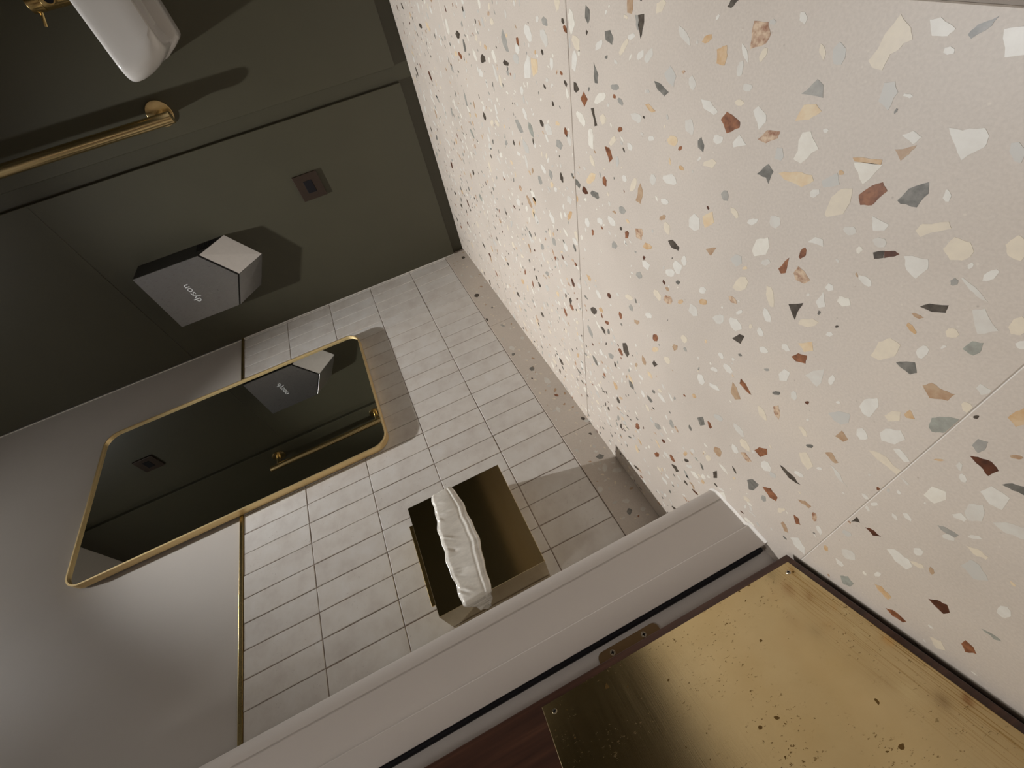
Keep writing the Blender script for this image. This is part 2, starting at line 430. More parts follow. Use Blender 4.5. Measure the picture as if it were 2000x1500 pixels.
# chips that can be told apart in the photograph: outline corners or (x, y, length, width, angle); columns are one zoom window each
A = [
 ('rust', [(685,520),(710,485),(735,500),(768,530),(765,555),(710,578)]), ('tanrust', [(830,90),(890,95),(900,150),(880,190),(812,213),(820,150)]),
 ('black', [(325,65),(352,60),(350,110),(336,168),(328,130)]), ('grey', [(312,65),(326,66),(328,130),(320,130)]), ('darkgrey', [(180,135),(205,130),(218,165),(212,195),(185,175)]),
 ('ochre', [(668,215),(710,195),(712,240),(700,285),(665,275)]), ('ochre', (628,168,62,30,-40)), ('palegrey', [(438,320),(465,285),(490,330),(480,378),(450,350)]),
 ('darkgrey', [(395,352),(420,360),(458,400),(440,418),(410,390)]), ('grey', [(1035,408),(1105,343),(1130,370),(1128,425)]), ('peach', [(1008,525),(1045,455),(1100,452),(1122,483),(1065,520)]),
 ('ivory', [(1000,690),(1040,575),(1075,570),(1108,645),(1030,710)]), ('cream', [(1325,265),(1440,95),(1465,60),(1510,120),(1515,170),(1420,235),(1385,305),(1345,295)]),
 ('white', [(1592,85),(1640,75),(1705,125),(1670,155),(1600,155)]), ('darkgrey', [(1757,150),(1800,105),(1895,68),(1860,110),(1770,168)]), ('white', [(1915,125),(2030,115),(2030,235),(1915,248)]),
 ('white', (1675,220,52,38,0)), ('palegrey', [(1395,360),(1440,352),(1453,400),(1410,480),(1370,440)]), ('white', [(1675,555),(1735,565),(1830,555),(1850,590),(1830,640),(1730,695),(1705,640)]),
 ('white', [(1470,585),(1520,568),(1558,595),(1520,625)]), ('tan', [(1440,650),(1535,630),(1500,670),(1465,697)]), ('ochre', [(1257,685),(1385,693),(1380,712),(1265,700)]),
 ('ivory', [(1262,705),(1385,714),(1300,800),(1285,770)]), ('rust', [(1283,845),(1340,805),(1388,790),(1408,830),(1370,860),(1340,890),(1290,890)]), ('darkgrey', [(1450,868),(1500,820),(1588,790),(1585,840),(1535,900),(1465,885)]),
 ('cream', [(1135,930),(1165,855),(1210,820),(1255,818),(1245,880),(1215,930),(1145,942)]), ('peach', [(935,750),(1010,745),(1080,760),(1088,785),(1035,812),(960,780)]), ('darkgrey', [(840,755),(890,712),(912,745),(890,798),(880,770)]),
 ('palegrey', [(1122,785),(1190,750),(1200,800),(1130,815)]), ('ochre', (1207,750,24,22,0)), ('white', (1092,838,50,35,-20)), ('white', [(825,480),(850,460),(882,500),(880,530),(850,562)]),
 ('white', [(600,430),(640,440),(672,485),(655,500),(610,470)]), ('tanrust', [(845,605),(885,565),(942,570),(930,600),(880,622)]), ('white', [(735,620),(765,585),(795,628),(740,640)]), ('white', (672,605,46,40,0)),
 ('palegrey', (938,668,60,50,90)), ('darkgrey', [(585,610),(600,595),(612,630),(608,660),(585,640)]), ('pale', (548,545,80,40,80)), ('white', (462,778,70,45,20)), ('cream', (633,710,62,45,-20)), ('ochre', (513,730,28,18,40)),
 ('grey', (703,850,50,33,80)), ('peach', [(605,940),(648,918),(655,965),(615,990)]), ('white', (570,965,75,55,80)), ('cream', (745,925,60,28,60)), ('white', (822,962,56,28,-20)), ('pale', (918,960,60,50,60)),
 ('white', [(1340,935),(1415,975),(1395,1000),(1345,1000)]), ('cream', [(1530,1000),(1560,970),(1675,962),(1685,990),(1550,1028)]), ('pale', (1375,1050,65,45,0)), ('black', [(1345,1095),(1395,1088),(1390,1120),(1350,1123)]),
 ('rustdark', [(1396,1090),(1440,1088),(1460,1105),(1394,1120)]), ('white', [(1480,1110),(1585,1125),(1585,1165),(1530,1210),(1490,1170)]), ('cream', (1720,1085,130,105,10)), ('cream', (1970,1080,110,90,80)), ('white', (1855,1195,82,38,-25)),
 ('pale', (1780,1255,150,24,42)), ('black', [(978,1320),(1042,1315),(1020,1350),(1005,1388)]), ('black', [(1548,1330),(1590,1318),(1673,1325),(1660,1358),(1600,1355)]), ('pale', [(1775,1345),(1830,1340),(1890,1435),(1800,1450)]),
 ('cream', (1975,1415,95,80,-20)), ('ochre', (1512,1425,62,24,45)), ('cream', (1690,1445,60,45,0)), ('white', [(1095,1310),(1130,1265),(1140,1330),(1110,1337)]), ('ivory', (1220,1308,60,50,0)), ('white', (1157,1248,40,35,0)),
 ('white', (1315,1220,70,34,35)), ('white', [(1060,1050),(1095,1028),(1128,1040),(1130,1070)]), ('ivory', [(820,1090),(840,1040),(890,1030),(897,1070),(880,1105),(830,1112)]), ('rust', (1040,1100,52,28,-60)), ('rust', [(933,1165),(980,1118),(965,1185),(945,1188)]),
 ('tanrust', [(1000,1185),(1020,1155),(1050,1180),(1072,1215),(1045,1232),(1010,1215)]), ('cream', (770,1235,72,52,-45)), ('palegrey', (750,1130,60,50,0)), ('tan', [(618,1080),(665,1075),(640,1110)]),
 ('black', [(455,1045),(475,1040),(505,1075),(500,1088),(470,1075)]), ('grey', (222,1065,35,28,80)), ('tan', [(313,870),(335,795),(347,840),(335,885)]), ('cream', (900,1285,100,34,82)), ('tanrust', (735,1300,46,24,45)), ('ochre', (607,1310,36,28,0)),
 ('black', [(733,1468),(765,1450),(787,1460),(770,1493)]), ('white', (745,1405,70,48,50)), ('white', (884,1370,68,32,65)), ('tanrust', (455,1300,46,30,45)), ('ochre', (510,1310,25,22,0)), ('cream', (1065,1400,90,38,0)),
 ('rust', [(180,635),(200,640),(215,690),(200,705)]), ('black', [(120,470),(133,468),(148,545),(138,548)]), ('rust', [(75,425),(90,397),(107,430),(92,465)]), ('darkgrey', [(132,270),(152,325),(150,362),(138,360)]),
 ('rustdark', (95,828,40,22,60)), ('darkgrey', (138,845,48,28,50)), ('ochre', (378,468,62,26,45)), ('rust', (247,562,24,22,0)), ('rust', (180,788,46,18,75)), ('grey', (248,440,40,18,60)), ('ivory', (78,515,75,28,60)), ('cream', (172,515,52,28,85)), ('ivory', (160,425,60,36,-45)),
 ('ivory', (120,600,100,24,85)), ('ivory', (35,95,110,28,88)), ('white', (155,195,52,26,-60)), ('cream', (262,205,82,24,-65)), ('white', (297,158,42,24,-40)), ('white', (335,240,52,26,-60)), ('pale', (370,245,75,30,-65)),
 ('tan', [(278,-5),(305,-5),(298,60),(278,55)]), ('cream', (425,25,72,42,-60)), ('black', [(712,30),(735,-8),(762,0),(730,35)]), ('pale', (525,155,90,30,60)), ('pale', (560,360,70,34,80)), ('white', (790,230,82,22,75)), ('pale', (768,300,76,28,-75)),
 ('cream', (870,235,70,28,-60)), ('white', (1042,78,62,36,85)), ('cream', (1125,225,70,26,80)), ('palegrey', (1200,235,112,58,-75)), ('cream', (765,445,40,28,20)), ('pale', (800,380,44,36,0)), ('peach', (475,610,50,42,60)), ('pale', (320,510,60,40,30)),
 ('grey', (225,378,40,30,0)), ('white', (383,600,28,28,0)), ('white', (290,637,40,22,60)), ('cream', (215,610,50,24,-60)), ('palegrey', (235,700,46,14,85)), ('white', (265,775,36,22,70)), ('cream', (305,800,66,26,-70)), ('pale', (390,780,46,28,80)), ('peach', (120,775,60,32,-60)),
 ('white', (440,875,36,26,30)), ('grey', (255,912,36,26,60)), ('white', (210,960,62,24,60)), ('white', (105,965,46,20,75)), ('white', (160,960,32,24,60)), ('rust', (275,1018,40,22,85)), ('tanrust', (330,1010,60,38,70)), ('ochre', (365,1068,40,28,20)), ('tan', (430,945,32,24,-30)),
 ('cream', (450,990,62,28,80)), ('white', (360,1150,50,28,45)), ('white', (465,1185,42,34,40)), ('white', (495,1160,60,44,80)), ('white', (525,1132,46,24,80)), ('darkgrey', (498,1225,20,18,0)), ('grey', (330,1195,40,26,60)), ('white', (605,1260,32,28,0)), ('rustdark', (200,1283,30,17,70)),
 ('cream', (285,1290,40,22,30)), ('grey', (295,1335,32,17,70)), ('white', (370,1368,36,28,40)), ('cream', (410,1280,60,24,60)), ('ochre', (165,1345,28,15,60)), ('rust', (190,1400,25,14,40)), ('rust', (248,1368,38,12,75)), ('tan', (320,1398,30,22,40)), ('rust', (400,1465,34,25,60)),
 ('grey', (118,1440,60,13,70)), ('pale', (565,1345,62,38,60)), ('white', (765,1355,30,17,-30)), ('white', (855,1440,42,25,60)), ('pale', (675,1385,50,46,0)), ('white', (1155,1450,30,24,0)), ('pale', (1245,1000,60,38,0)), ('white', (1668,850,55,38,90)), ('palegrey', (1972,660,100,70,80)), ('cream', (525,1470,40,24,60)), ('pale', (880,1138,46,28,0)),
]
B = [
 ('cream', [(1335,210),(1370,150),(1420,135),(1465,165),(1440,210),(1370,232)]), ('greygreen', [(1732,180),(1775,148),(1825,155),(1810,195),(1780,210)]), ('darkgrey', [(1445,240),(1490,235),(1528,240),(1535,285),(1505,293)]),
 ('rust', [(990,215),(1020,200),(1058,210),(1052,245),(1010,235)]), ('peach', [(1020,155),(1080,150),(1085,190),(1045,195)]), ('tan', [(1560,340),(1600,328),(1650,360),(1700,378),(1670,405),(1590,395)]), ('white', [(935,290),(960,268),(985,285),(970,322),(940,318)]),
 ('pale', [(1050,295),(1090,275),(1135,268),(1120,330),(1100,345)]), ('white', (1165,315,46,26,-65)), ('rust', [(765,330),(772,310),(790,330),(817,380),(800,370)]), ('tan', [(728,370),(735,325),(755,350),(770,400),(745,400)]), ('darkgrey', (925,373,42,16,5)),
 ('tanrust', [(912,430),(935,425),(942,460),(935,488),(918,465)]), ('pale', (1000,385,46,28,80)), ('white', [(1285,430),(1310,400),(1365,395),(1370,430),(1330,478),(1300,460)]), ('cream', [(1395,470),(1430,450),(1465,455),(1460,495),(1410,495)]),
 ('ochre', [(1480,465),(1505,445),(1527,485),(1490,480)]), ('palegrey', [(1150,460),(1195,450),(1245,465),(1240,500),(1205,510),(1175,490)]), ('greygreen', [(1587,520),(1600,480),(1650,475),(1730,490),(1700,515),(1650,545),(1600,540)]), ('ochre', [(1930,480),(1965,450),(2020,435),(2020,505),(1965,520)]),
 ('grey', [(1775,600),(1800,572),(1845,585),(1830,620),(1800,632)]), ('rustdark', [(1765,645),(1800,650),(1860,670),(1890,710),(1845,733),(1810,690)]), ('darkgrey', [(1905,770),(1950,765),(2020,780),(2020,825),(1950,795)]), ('ivory', [(1565,815),(1600,778),(1660,800),(1662,835),(1610,852)]),
 ('white', [(1810,800),(1860,775),(1940,830),(1905,880),(1850,855)]), ('pale', (1790,890,95,85,40)), ('white', (1720,910,72,34,25)), ('pale', [(1865,935),(1920,935),(2020,960),(2020,1010),(1920,980)]), ('grey', [(1625,945),(1660,955),(1717,990),(1700,1000),(1640,965)]),
 ('rustdark', [(1310,955),(1335,960),(1380,995),(1345,990)]), ('black', [(1250,930),(1275,910),(1288,935),(1265,930)]), ('white', [(1405,1050),(1440,1050),(1500,1095),(1515,1125),(1490,1138),(1440,1100)]), ('white', [(985,1000),(1020,1000),(1050,1045),(1048,1075),(1010,1040)]),
 ('cream', (1540,1120,66,20,25)), ('palegrey', [(1725,1120),(1770,1095),(1810,1120),(1845,1185),(1780,1180)]), ('cream', [(1750,1035),(1800,1050),(1845,1085),(1835,1095),(1780,1070)]), ('greygreen', [(1203,1165),(1235,1168),(1262,1200),(1245,1213),(1215,1200)]),
 ('ochre', [(1350,1200),(1385,1215),(1425,1260),(1410,1270),(1370,1230)]), ('rust', [(1400,1305),(1430,1315),(1490,1365),(1475,1368),(1430,1340)]), ('rustdark', [(1585,1265),(1620,1270),(1665,1290),(1678,1325),(1650,1332)]), ('white', (1915,1323,66,52,20)),
 ('greygreen', [(1815,1395),(1850,1410),(1903,1450),(1870,1440)]), ('rust', [(1728,1460),(1745,1445),(1780,1475),(1795,1505),(1745,1495)]), ('cream', [(1590,1430),(1640,1450),(1660,1490),(1620,1480)]), ('black', [(940,683),(990,725),(1030,772),(980,740)]),
 ('darkgrey', [(798,750),(820,745),(850,770),(825,795),(805,790)]), ('rust', [(865,780),(900,785),(930,825),(925,842),(895,825)]), ('tan', [(1018,835),(1050,840),(1077,865),(1065,873)]), ('rust', [(830,620),(850,608),(885,615),(885,640),(855,650)]), ('tanrust', [(768,630),(790,630),(818,670),(800,672)]),
 ('darkgrey', (1070,603,36,18,15)), ('tan', [(1135,630),(1165,630),(1195,675),(1180,678)]), ('cream', [(1325,620),(1370,630),(1470,710),(1450,725)]), ('white', [(1432,615),(1460,615),(1505,670),(1480,672)]), ('pale', [(1155,680),(1180,700),(1235,780),(1205,755)]),
 ('cream', [(1025,630),(1055,630),(1085,690),(1060,705),(1030,660)]), ('tan', [(1180,560),(1210,535),(1237,575),(1215,585)]), ('white', (1295,550,62,44,40)), ('white', [(1375,545),(1400,528),(1465,535),(1485,575),(1440,595),(1380,578)]), ('black', [(650,715),(668,710),(668,742),(652,740)]),
 ('black', [(470,680),(490,690),(503,712),(490,715)]), ('black', (535,665,24,14,30)), ('tan', (672,628,50,30,60)), ('cream', (630,655,36,22,50)), ('rust', (407,640,30,22,60)), ('darkgrey', [(580,480),(605,475),(617,510),(595,515)]), ('rust', (636,512,42,16,65)), ('grey', (470,505,40,18,65)), ('grey', (408,515,40,18,50)),
 ('black', [(258,155),(272,155),(287,205),(278,218),(262,190)]), ('rust', (250,195,46,14,65)), ('grey', (210,213,36,18,50)), ('tan', (350,232,46,14,70)), ('black', [(387,240),(395,230),(410,250),(395,260)]), ('cream', (452,230,36,25,60)), ('peach', (400,183,28,24,0)), ('white', (598,315,52,30,70)),
 ('white', (655,270,36,17,20)), ('white', (715,265,62,27,45)), ('white', (685,210,32,17,50)), ('ochre', (568,385,24,14,60)), ('white', (655,345,56,18,35)), ('cream', (863,460,70,25,60)), ('cream', (1042,538,72,22,50)), ('pale', (760,530,82,22,50)), ('palegrey', (675,480,46,22,35)), ('cream', (790,600,72,27,50)),
 ('white', (880,690,58,34,45)), ('white', (745,615,46,24,60)), ('palegrey', (910,728,40,20,40)), ('white', (1110,700,30,12,10)), ('white', (1025,725,52,17,30)), ('grey', (870,830,32,20,60)), ('cream', (945,880,40,25,0)), ('tan', (960,955,62,20,60)), ('rust', [(1000,900),(1020,915),(1030,945),(1010,940)]),
 ('tanrust', (1090,910,40,20,80)), ('white', (1110,965,52,18,60)), ('ochre', (1140,1045,30,18,60)), ('palegrey', (1230,980,52,24,40)), ('pale', (1240,1075,72,38,35)), ('white', (1365,1160,30,22,0)), ('white', (1200,1110,52,18,45)), ('white', (1540,1060,52,32,20)), ('ochre', (1630,663,52,9,5)), ('tan', (1970,650,62,20,10)),
 ('white', (1440,910,42,15,50)), ('white', (1495,910,52,20,45)), ('white', (1790,998,72,18,5)), ('pale', (1670,998,62,24,20)), ('white', (1350,855,32,17,0)), ('rust', (1368,788,24,14,30)), ('white', (1310,820,42,15,40)), ('pale', (1720,690,42,28,60)), ('cream', (1755,435,62,48,30)), ('pale', (1825,360,72,46,30)),
 ('white', (1560,195,62,48,-40)), ('white', (965,175,46,27,45)), ('white', (870,185,42,28,40)), ('white', (1990,165,54,40,0)), ('tan', (485,175,30,24,80)), ('grey', (530,183,24,12,60)), ('white', (1120,1170,60,16,50)), ('white', (1570,850,10,8,0)),
]
C = [('white', [(1024,128),(1030,106),(1034,112),(1036,152),(1025,153)]), ('peach', [(1037,113),(1048,115),(1050,140),(1042,150),(1038,135)]), ('black', (894,68,18,8,72)), ('black', (821.5,51,12,5,65)), ('black', (988,123,15,10,60)), ('black', (1059,102,13,5,75)),
 ('white', (1031,65,42,13,72)), ('grey', (1064,42,22,11,70)), ('palegrey', (1008,115,24,12,80)), ('pale', (1062,72,40,13,75)), ('black', (946,227,18,5,72)), ('grey', (1015,248,34,9,65)), ('greygreen', (1037,254,30,8,75)), ('black', (1058,241,18,6,72)),
 ('grey', (1092,282,20,12,70)), ('black', (1097,347,22,6,78)), ('grey', (1055,352,20,7,72)), ('rust', (1096,143,11,5,70)), ('black', (1099,41,16,6,80)), ('rust', (1104,57,18,6,70)), ('black', (1080,203,13,4,75)), ('black', (992,515,12,3,60)), ('black', (1054,556,13,4,65)),
 ('black', (1012,575,12,4,65)), ('ochre', (1021,550,11,5,70)), ('black', (1059,614,13,4,65)), ('grey', (1082,472,19,7,75)), ('grey', (1059,482,14,6,75)), ('white', (1078,425,26,8,70)), ('white', (1025,222,26,7,72))]
chip_polys = []          # (material key, world polygon, on-screen size)
occupied = []
for table, ox, oy, k in ((A, 1100, 0, 0.45), (B, 1100, 600, 0.45), (C, 0, 0, 1.0)):
    for key, s in table:
        pts = list(s) if isinstance(s, list) else blob(*s, jag=0.14)
        pts = roughen(pts, 0.05)
        px = [(ox + x * k, oy + y * k) for x, y in pts]
        W = [unproject(x, y, 2, 0.0) for x, y in px]
        cu = sum(p[0] for p in px) / len(px); cv = sum(p[1] for p in px) / len(px)
        size = max(max(p[0] for p in px) - min(p[0] for p in px), max(p[1] for p in px) - min(p[1] for p in px))
        chip_polys.append((key, [(w[0], w[1]) for w in W], size + 1000))
        occupied.append((cu, cv, size * 0.5))
# the rest of the aggregate, scattered over the whole floor
weights = [('white', 20), ('ivory', 20), ('pale', 18), ('cream', 12), ('peach', 4), ('ochre', 3), ('tan', 4), ('tanrust', 3), ('rust', 4), ('rustdark', 3), ('black', 8), ('darkgrey', 8), ('grey', 8), ('palegrey', 9), ('greygreen', 2)]
bag = [k for k, w in weights for _ in range(w)]
occ = np.array(occupied + [(0.0, 0.0, 0.0)] * 9000); n_occ = len(occupied)
def scatter(n, region, smin, smax, power, near_max):
    global n_occ
    for _ in range(n):
        x, y = rng.uniform(region[0], region[1]), rng.uniform(region[2], region[3])
        s = smin + (smax - smin) * rng.random() ** power
        u, v, d = project((x, y, 0))
        inframe = d > 0.05 and -60 < u < 2060 and -60 < v < 1560
        if inframe:
            q = occ[:n_occ]
            if np.any((q[:, 0] - u) ** 2 + (q[:, 1] - v) ** 2 < (q[:, 2] + FPX * s / d * 0.35) ** 2): continue
            if u > 1165 + max(0.0, v - 560) * 0.72 and s > near_max: continue
        key = rng.choice(bag)
        poly = blob(x, y, s * rng.uniform(1.0, 1.5), s * rng.uniform(0.5, 0.95), rng.uniform(0, 180))
        size = FPX * s / d if inframe else 0
        chip_polys.append((key, roughen(poly, 0.08, 1), size))
        if inframe and n_occ < len(occ):
            occ[n_occ] = (u, v, size * 0.22); n_occ += 1
FAR, ALL = (0.0, 1.42, 0.0, 1.15), (0.0, 2.7, 0.0, 1.85)
scatter(950, FAR, 0.010, 0.026, 1.7, 0.0075)
scatter(1500, FAR, 0.004, 0.010, 1.2, 0.0075)
scatter(420, (1.0, 1.72, 0.0, 0.48), 0.007, 0.019, 1.5, 0.0100)
scatter(900, ALL, 0.009, 0.024, 1.8, 0.0075)
scatter(2200, ALL, 0.003, 0.0075, 1.3, 0.0075)
chip_polys.sort(key=lambda c: -c[2])
rest = {k: bmesh.new() for k in ()}
rest_bm = {}
n_parts = 0
for key, poly, size in chip_polys:
    cx = sum(p[0] for p in poly) / len(poly); cy = sum(p[1] for p in poly) / len(poly)
    t = tile_at(cx, cy)
    if t is None: continue
    poly = clip_poly(poly, 0, TX[t[0]] + 0.0015, TX[t[0] + 1] - 0.0015)
    if poly: poly = clip_poly(poly, 1, max(TY[t[1]] + 0.006, 0.001), TY[t[1] + 1] - 0.0015)
    if len(poly) < 3: continue
    if n_parts < 300:
        bm = bmesh.new(); prism(bm, poly, -0.003, 0.00018)
        obj('terrazzo_chip', bm, CHIP[key], tiles[t]); n_parts += 1
    else:
        if t not in rest_bm: rest_bm[t] = bmesh.new()
        fs = prism(rest_bm[t], poly, -0.003, 0.00015)
        for f in fs: f.material_index = CHIP_KEYS.index(key)
for t, bm in rest_bm.items():
    o = obj('terrazzo_aggregate', bm, [CHIP[k] for k in CHIP_KEYS], tiles[t]); tag(o, kind='stuff')

# ------------------------------------------------------------------ tiled wall (y = 0): backing, tiles, skirting, brass trim, paint above
bm = bmesh.new()
add_box(bm, -0.05, X_DOORWALL + 0.02, -0.15, -0.0022, -0.02, TRIM_Z0)
wall_left = tag(obj('wall_left', bm, M['grout']), kind='structure')
box('painted_plaster', (-0.05, X_DOORWALL + 0.02, -0.15, -0.005, TRIM_Z0, CEIL), M['paint'], wall_left)
P = 0.0667; X0 = 1.0825 - 16 * P; Z0 = 0.0883; H = 0.203
rows = [(SK, Z0 + H)] + [(Z0 + H * k, Z0 + H * (k + 1)) for k in range(1, 4)] + [(Z0 + 4 * H, TRIM_Z0)]
cols = [(0.0, X0)] + [(X0 + P * k, X0 + P * (k + 1)) for k in range(0, 24)]
def tile_mesh(w, h, seed):
    r = random.Random(seed)
    bm = bmesh.new()
    nx, nz = 2, 6
    pts = []
    for k in range(nx): pts.append((-w / 2 + w * k / nx, -h / 2))
    for k in range(nz): pts.append((w / 2, -h / 2 + h * k / nz))
    for k in range(nx): pts.append((w / 2 - w * k / nx, h / 2))
    for k in range(nz): pts.append((-w / 2, h / 2 - h * k / nz))
    pts = [(a + r.uniform(-1, 1) * 0.00035, b + r.uniform(-1, 1) * 0.0003) for a, b in pts]
    back = [bm.verts.new((a, -0.0060, b)) for a, b in pts]
    mid = [bm.verts.new((a, -0.0009, b)) for a, b in pts]
    top = [bm.verts.new((a - math.copysign(0.0013, a), 0.0, b - math.copysign(0.0011, b))) for a, b in pts]
    n = len(pts)
    for i in range(n):
        j = (i + 1) % n
        bm.faces.new((back[i], back[j], mid[j], mid[i])); bm.faces.new((mid[i], mid[j], top[j], top[i]))
    bm.faces.new(top); bm.faces.new(back[::-1])
    me = bpy.data.meshes.new('tile'); bmesh.ops.recalc_face_normals(bm, faces=bm.faces); bm.to_mesh(me); bm.free()
    me.materials.append(M['tile']); return me
cache = {}
tr = random.Random(3)
for ri, (za, zb) in enumerate(rows):
    for ci, (xa, xb) in enumerate(cols):
        if xa > X_DOORWALL: continue
        xb = min(xb, X_DOORWALL + 0.01)
        w, h = xb - xa - 0.0022, zb - za - 0.0026
        key = (round(w, 3), round(h, 3), tr.randrange(4))
        if key not in cache: cache[key] = tile_mesh(w, h, hash(key) % 1000)
        o = bpy.data.objects.new('tile', cache[key])
        o.location = ((xa + xb) / 2 + tr.uniform(-1, 1) * 0.0004, tr.uniform(-1, 1) * 0.0005, (za + zb) / 2 + tr.uniform(-1, 1) * 0.0004)
        o.rotation_euler = (math.radians(tr.uniform(-.18, .18)), math.radians(tr.uniform(-.25, .25)), math.radians(tr.uniform(-.35, .35)))
        link(o, wall_left)
# thin bright bead in the row joints, as a slim glazed edge
baseboard = empty('baseboard_left'); tag(baseboard, kind='structure')
sk_pieces = []
for xa, xb in ((0.0, 0.5984), (0.5984, 1.1990), (1.1990, X_DOORWALL + 0.01)):
    sk_pieces.append((xa, xb, box('skirting_piece', (xa + 0.0006, xb - 0.0006, -0.0020, 0.0012, 0.0, SK - 0.001), M['terrazzo'], baseboard, bevel=0.0006, seg=1)))
SKCH = [('black', 905, 503, 8, 5, 0), ('black', 931, 577, 10, 7, -20), ('black', 951, 624, 7, 5, 30), ('darkgrey', 1003, 692, 8, 6, 0), ('darkgrey', 1039, 720, 10, 9, 40), ('black', 1039, 739, 4, 3, 0), ('grey', 982, 636, 9, 4, 20),
        ('rust', 1087, 772, 9, 5, 10), ('tan', 1084, 762, 5, 10, 20), ('black', 1139, 818, 10, 7, 20), ('black', 1153, 847, 7, 4, 20), ('darkgrey', 1172, 892, 16, 11, 10), ('pale', 1205, 918, 22, 10, -10), ('pale', 1181, 913, 10, 16, 10), ('pale', 1172, 955, 12, 14, 30),
        ('pale', 1223, 978, 18, 10, 0), ('darkgrey', 1229, 999, 12, 13, 20), ('pale', 1256, 994, 13, 8, -10), ('rust', 1247, 1008, 4, 5, 0), ('darkgrey', 961, 601, 5, 4, 0), ('pale', 1000, 680, 12, 7, 20), ('pale', 1069, 743, 16, 11, 40), ('pale', 1146, 822, 10, 7, 20), ('pale', 920, 540, 8, 5, 30), ('pale', 1090, 800, 14, 8, 50), ('tan', 940, 560, 5, 3, 0), ('pale', 1192, 1002, 12, 9, 0), ('pale', 1020, 660, 9, 6, 0)]
for key, u, v, l, w, a in SKCH:
    pts = [unproject(x, y, 1, 0.0012) for x, y in roughen(blob(u, v, l, w, a), 0.05, 1)]
    poly = [(p[0], p[2]) for p in pts]
    cx = sum(p[0] for p in poly) / len(poly)
    for xa, xb, o in sk_pieces:
        if xa <= cx < xb:
            poly = clip_poly(clip_poly(poly, 0, xa + .001, xb - .001) or [], 1, 0.001, SK - 0.002)
            if len(poly) >= 3:
                bm = bmesh.new(); prism(bm, poly, 0.0002, 0.00135, 'y'); obj('terrazzo_chip', bm, CHIP[key], o)
# far smaller aggregate in the skirting
for xa, xb, o in sk_pieces:
    bm = bmesh.new()
    for _ in range(int((xb - xa) * 90)):
        s = rng.uniform(0.003, 0.011); x = rng.uniform(xa + 0.01, xb - 0.01); z = rng.uniform(0.008, SK - 0.012)
        for f in prism(bm, blob(x, z, s * 1.3, s * 0.7, rng.uniform(0, 180)), 0.0002, 0.0013, 'y'):
            f.material_index = 0
    n = len(bm.faces)
    keys = ['pale', 'cream', 'pale', 'cream', 'tan', 'palegrey']
    oo = obj('terrazzo_aggregate', bm, [CHIP[k] for k in keys], o); tag(oo, kind='stuff')
    for p in oo.data.polygons: p.material_index = (p.index // 9) % len(keys)
trim1 = tag(box('trim_1', (0.0, X_DOORWALL, -0.0045, 0.0022, TRIM_Z0, TRIM_Z1), M['brass_trim'], bevel=0.0012), kind='structure')

# ------------------------------------------------------------------ green wall (x = 0 face of the panels; channel 18 mm deep)
DEP = 0.018
bm = bmesh.new(); add_box(bm, -0.15, -DEP, -0.15, 2.6, -0.02, CEIL)
wall_right = tag(obj('wall_right', bm, M['green']), kind='structure')
PZ = 0.0535; ZJ = 1.330
for ya, yb, za, zb in ((0.001, 0.720, PZ, ZJ - 0.0003), (0.001, 0.720, ZJ + 0.0003, CEIL), (0.768, 1.42, PZ, CEIL), (1.468, 2.0, PZ, CEIL)):
    box('panel', (-DEP - 0.001, 0.0, ya, yb, za, zb), M['green'], wall_right, bevel=0.0012, seg=1)
box('corner_caulk', (-0.001, 0.0032, -0.004, 0.0022, PZ, TRIM_Z0), M['caulk'], wall_right)
box('corner_caulk', (-0.001, 0.0018, -0.0055, -0.0022, TRIM_Z1, CEIL), M['caulk'], wall_right)
box('floor_caulk', (-DEP, -DEP + 0.003, 0.0, Y_BACK, 0.0, 0.0022), M['caulk'], wall_right)

# added board and brass beads on the unseen far wall, for the bin's reflection
bb = empty('added_skirting_back', (0.8, Y_BACK, 0)); tag(bb, kind='structure')
box('added_board', (0.0, X_DOORWALL, Y_BACK - 0.012, Y_BACK, 0.0, 0.415), M['added_board'], bb)
for z in (0.345, 0.415):
    box('added_brass_bead', (0.0, X_DOORWALL, Y_BACK - 0.018, Y_BACK - 0.004, z, z + 0.009), M['brass_trim'], bb, bevel=0.002)

# ------------------------------------------------------------------ other shell surfaces
tag(box('wall_back', (-0.15, X_DOORWALL, Y_BACK, Y_BACK + 0.12, -0.02, CEIL), M['green']), kind='structure')
tag(box('ceiling', (-0.15, X_HALL + 0.1, -0.6, 2.6, CEIL, CEIL + 0.1), M['ceiling']), kind='structure')
bm = bmesh.new()
add_box(bm, X_DOORWALL, X_HALLFACE, -0.6, Y_JAMB - 0.02, -0.02, CEIL)
add_box(bm, X_DOORWALL, X_HALLFACE, Y_JAMB2 + 0.02, 2.6, -0.02, CEIL)
add_box(bm, X_DOORWALL, X_HALLFACE, Y_JAMB - 0.02, Y_JAMB2 + 0.02, Z_HEAD + 0.02, CEIL)
tag(obj('wall_front', bm, M['paint']), kind='structure')
bm = bmesh.new()
add_box(bm, X_HALL, X_HALL + 0.1, -0.6, 2.6, -0.02, CEIL)
add_box(bm, X_HALLFACE, X_HALL, 2.5, 2.6, -0.02, CEIL)
add_box(bm, X_HALLFACE, X_HALL, -0.6, -0.5, -0.02, CEIL)
tag(obj('wall_hall', bm, M['hall_paint']), kind='structure')

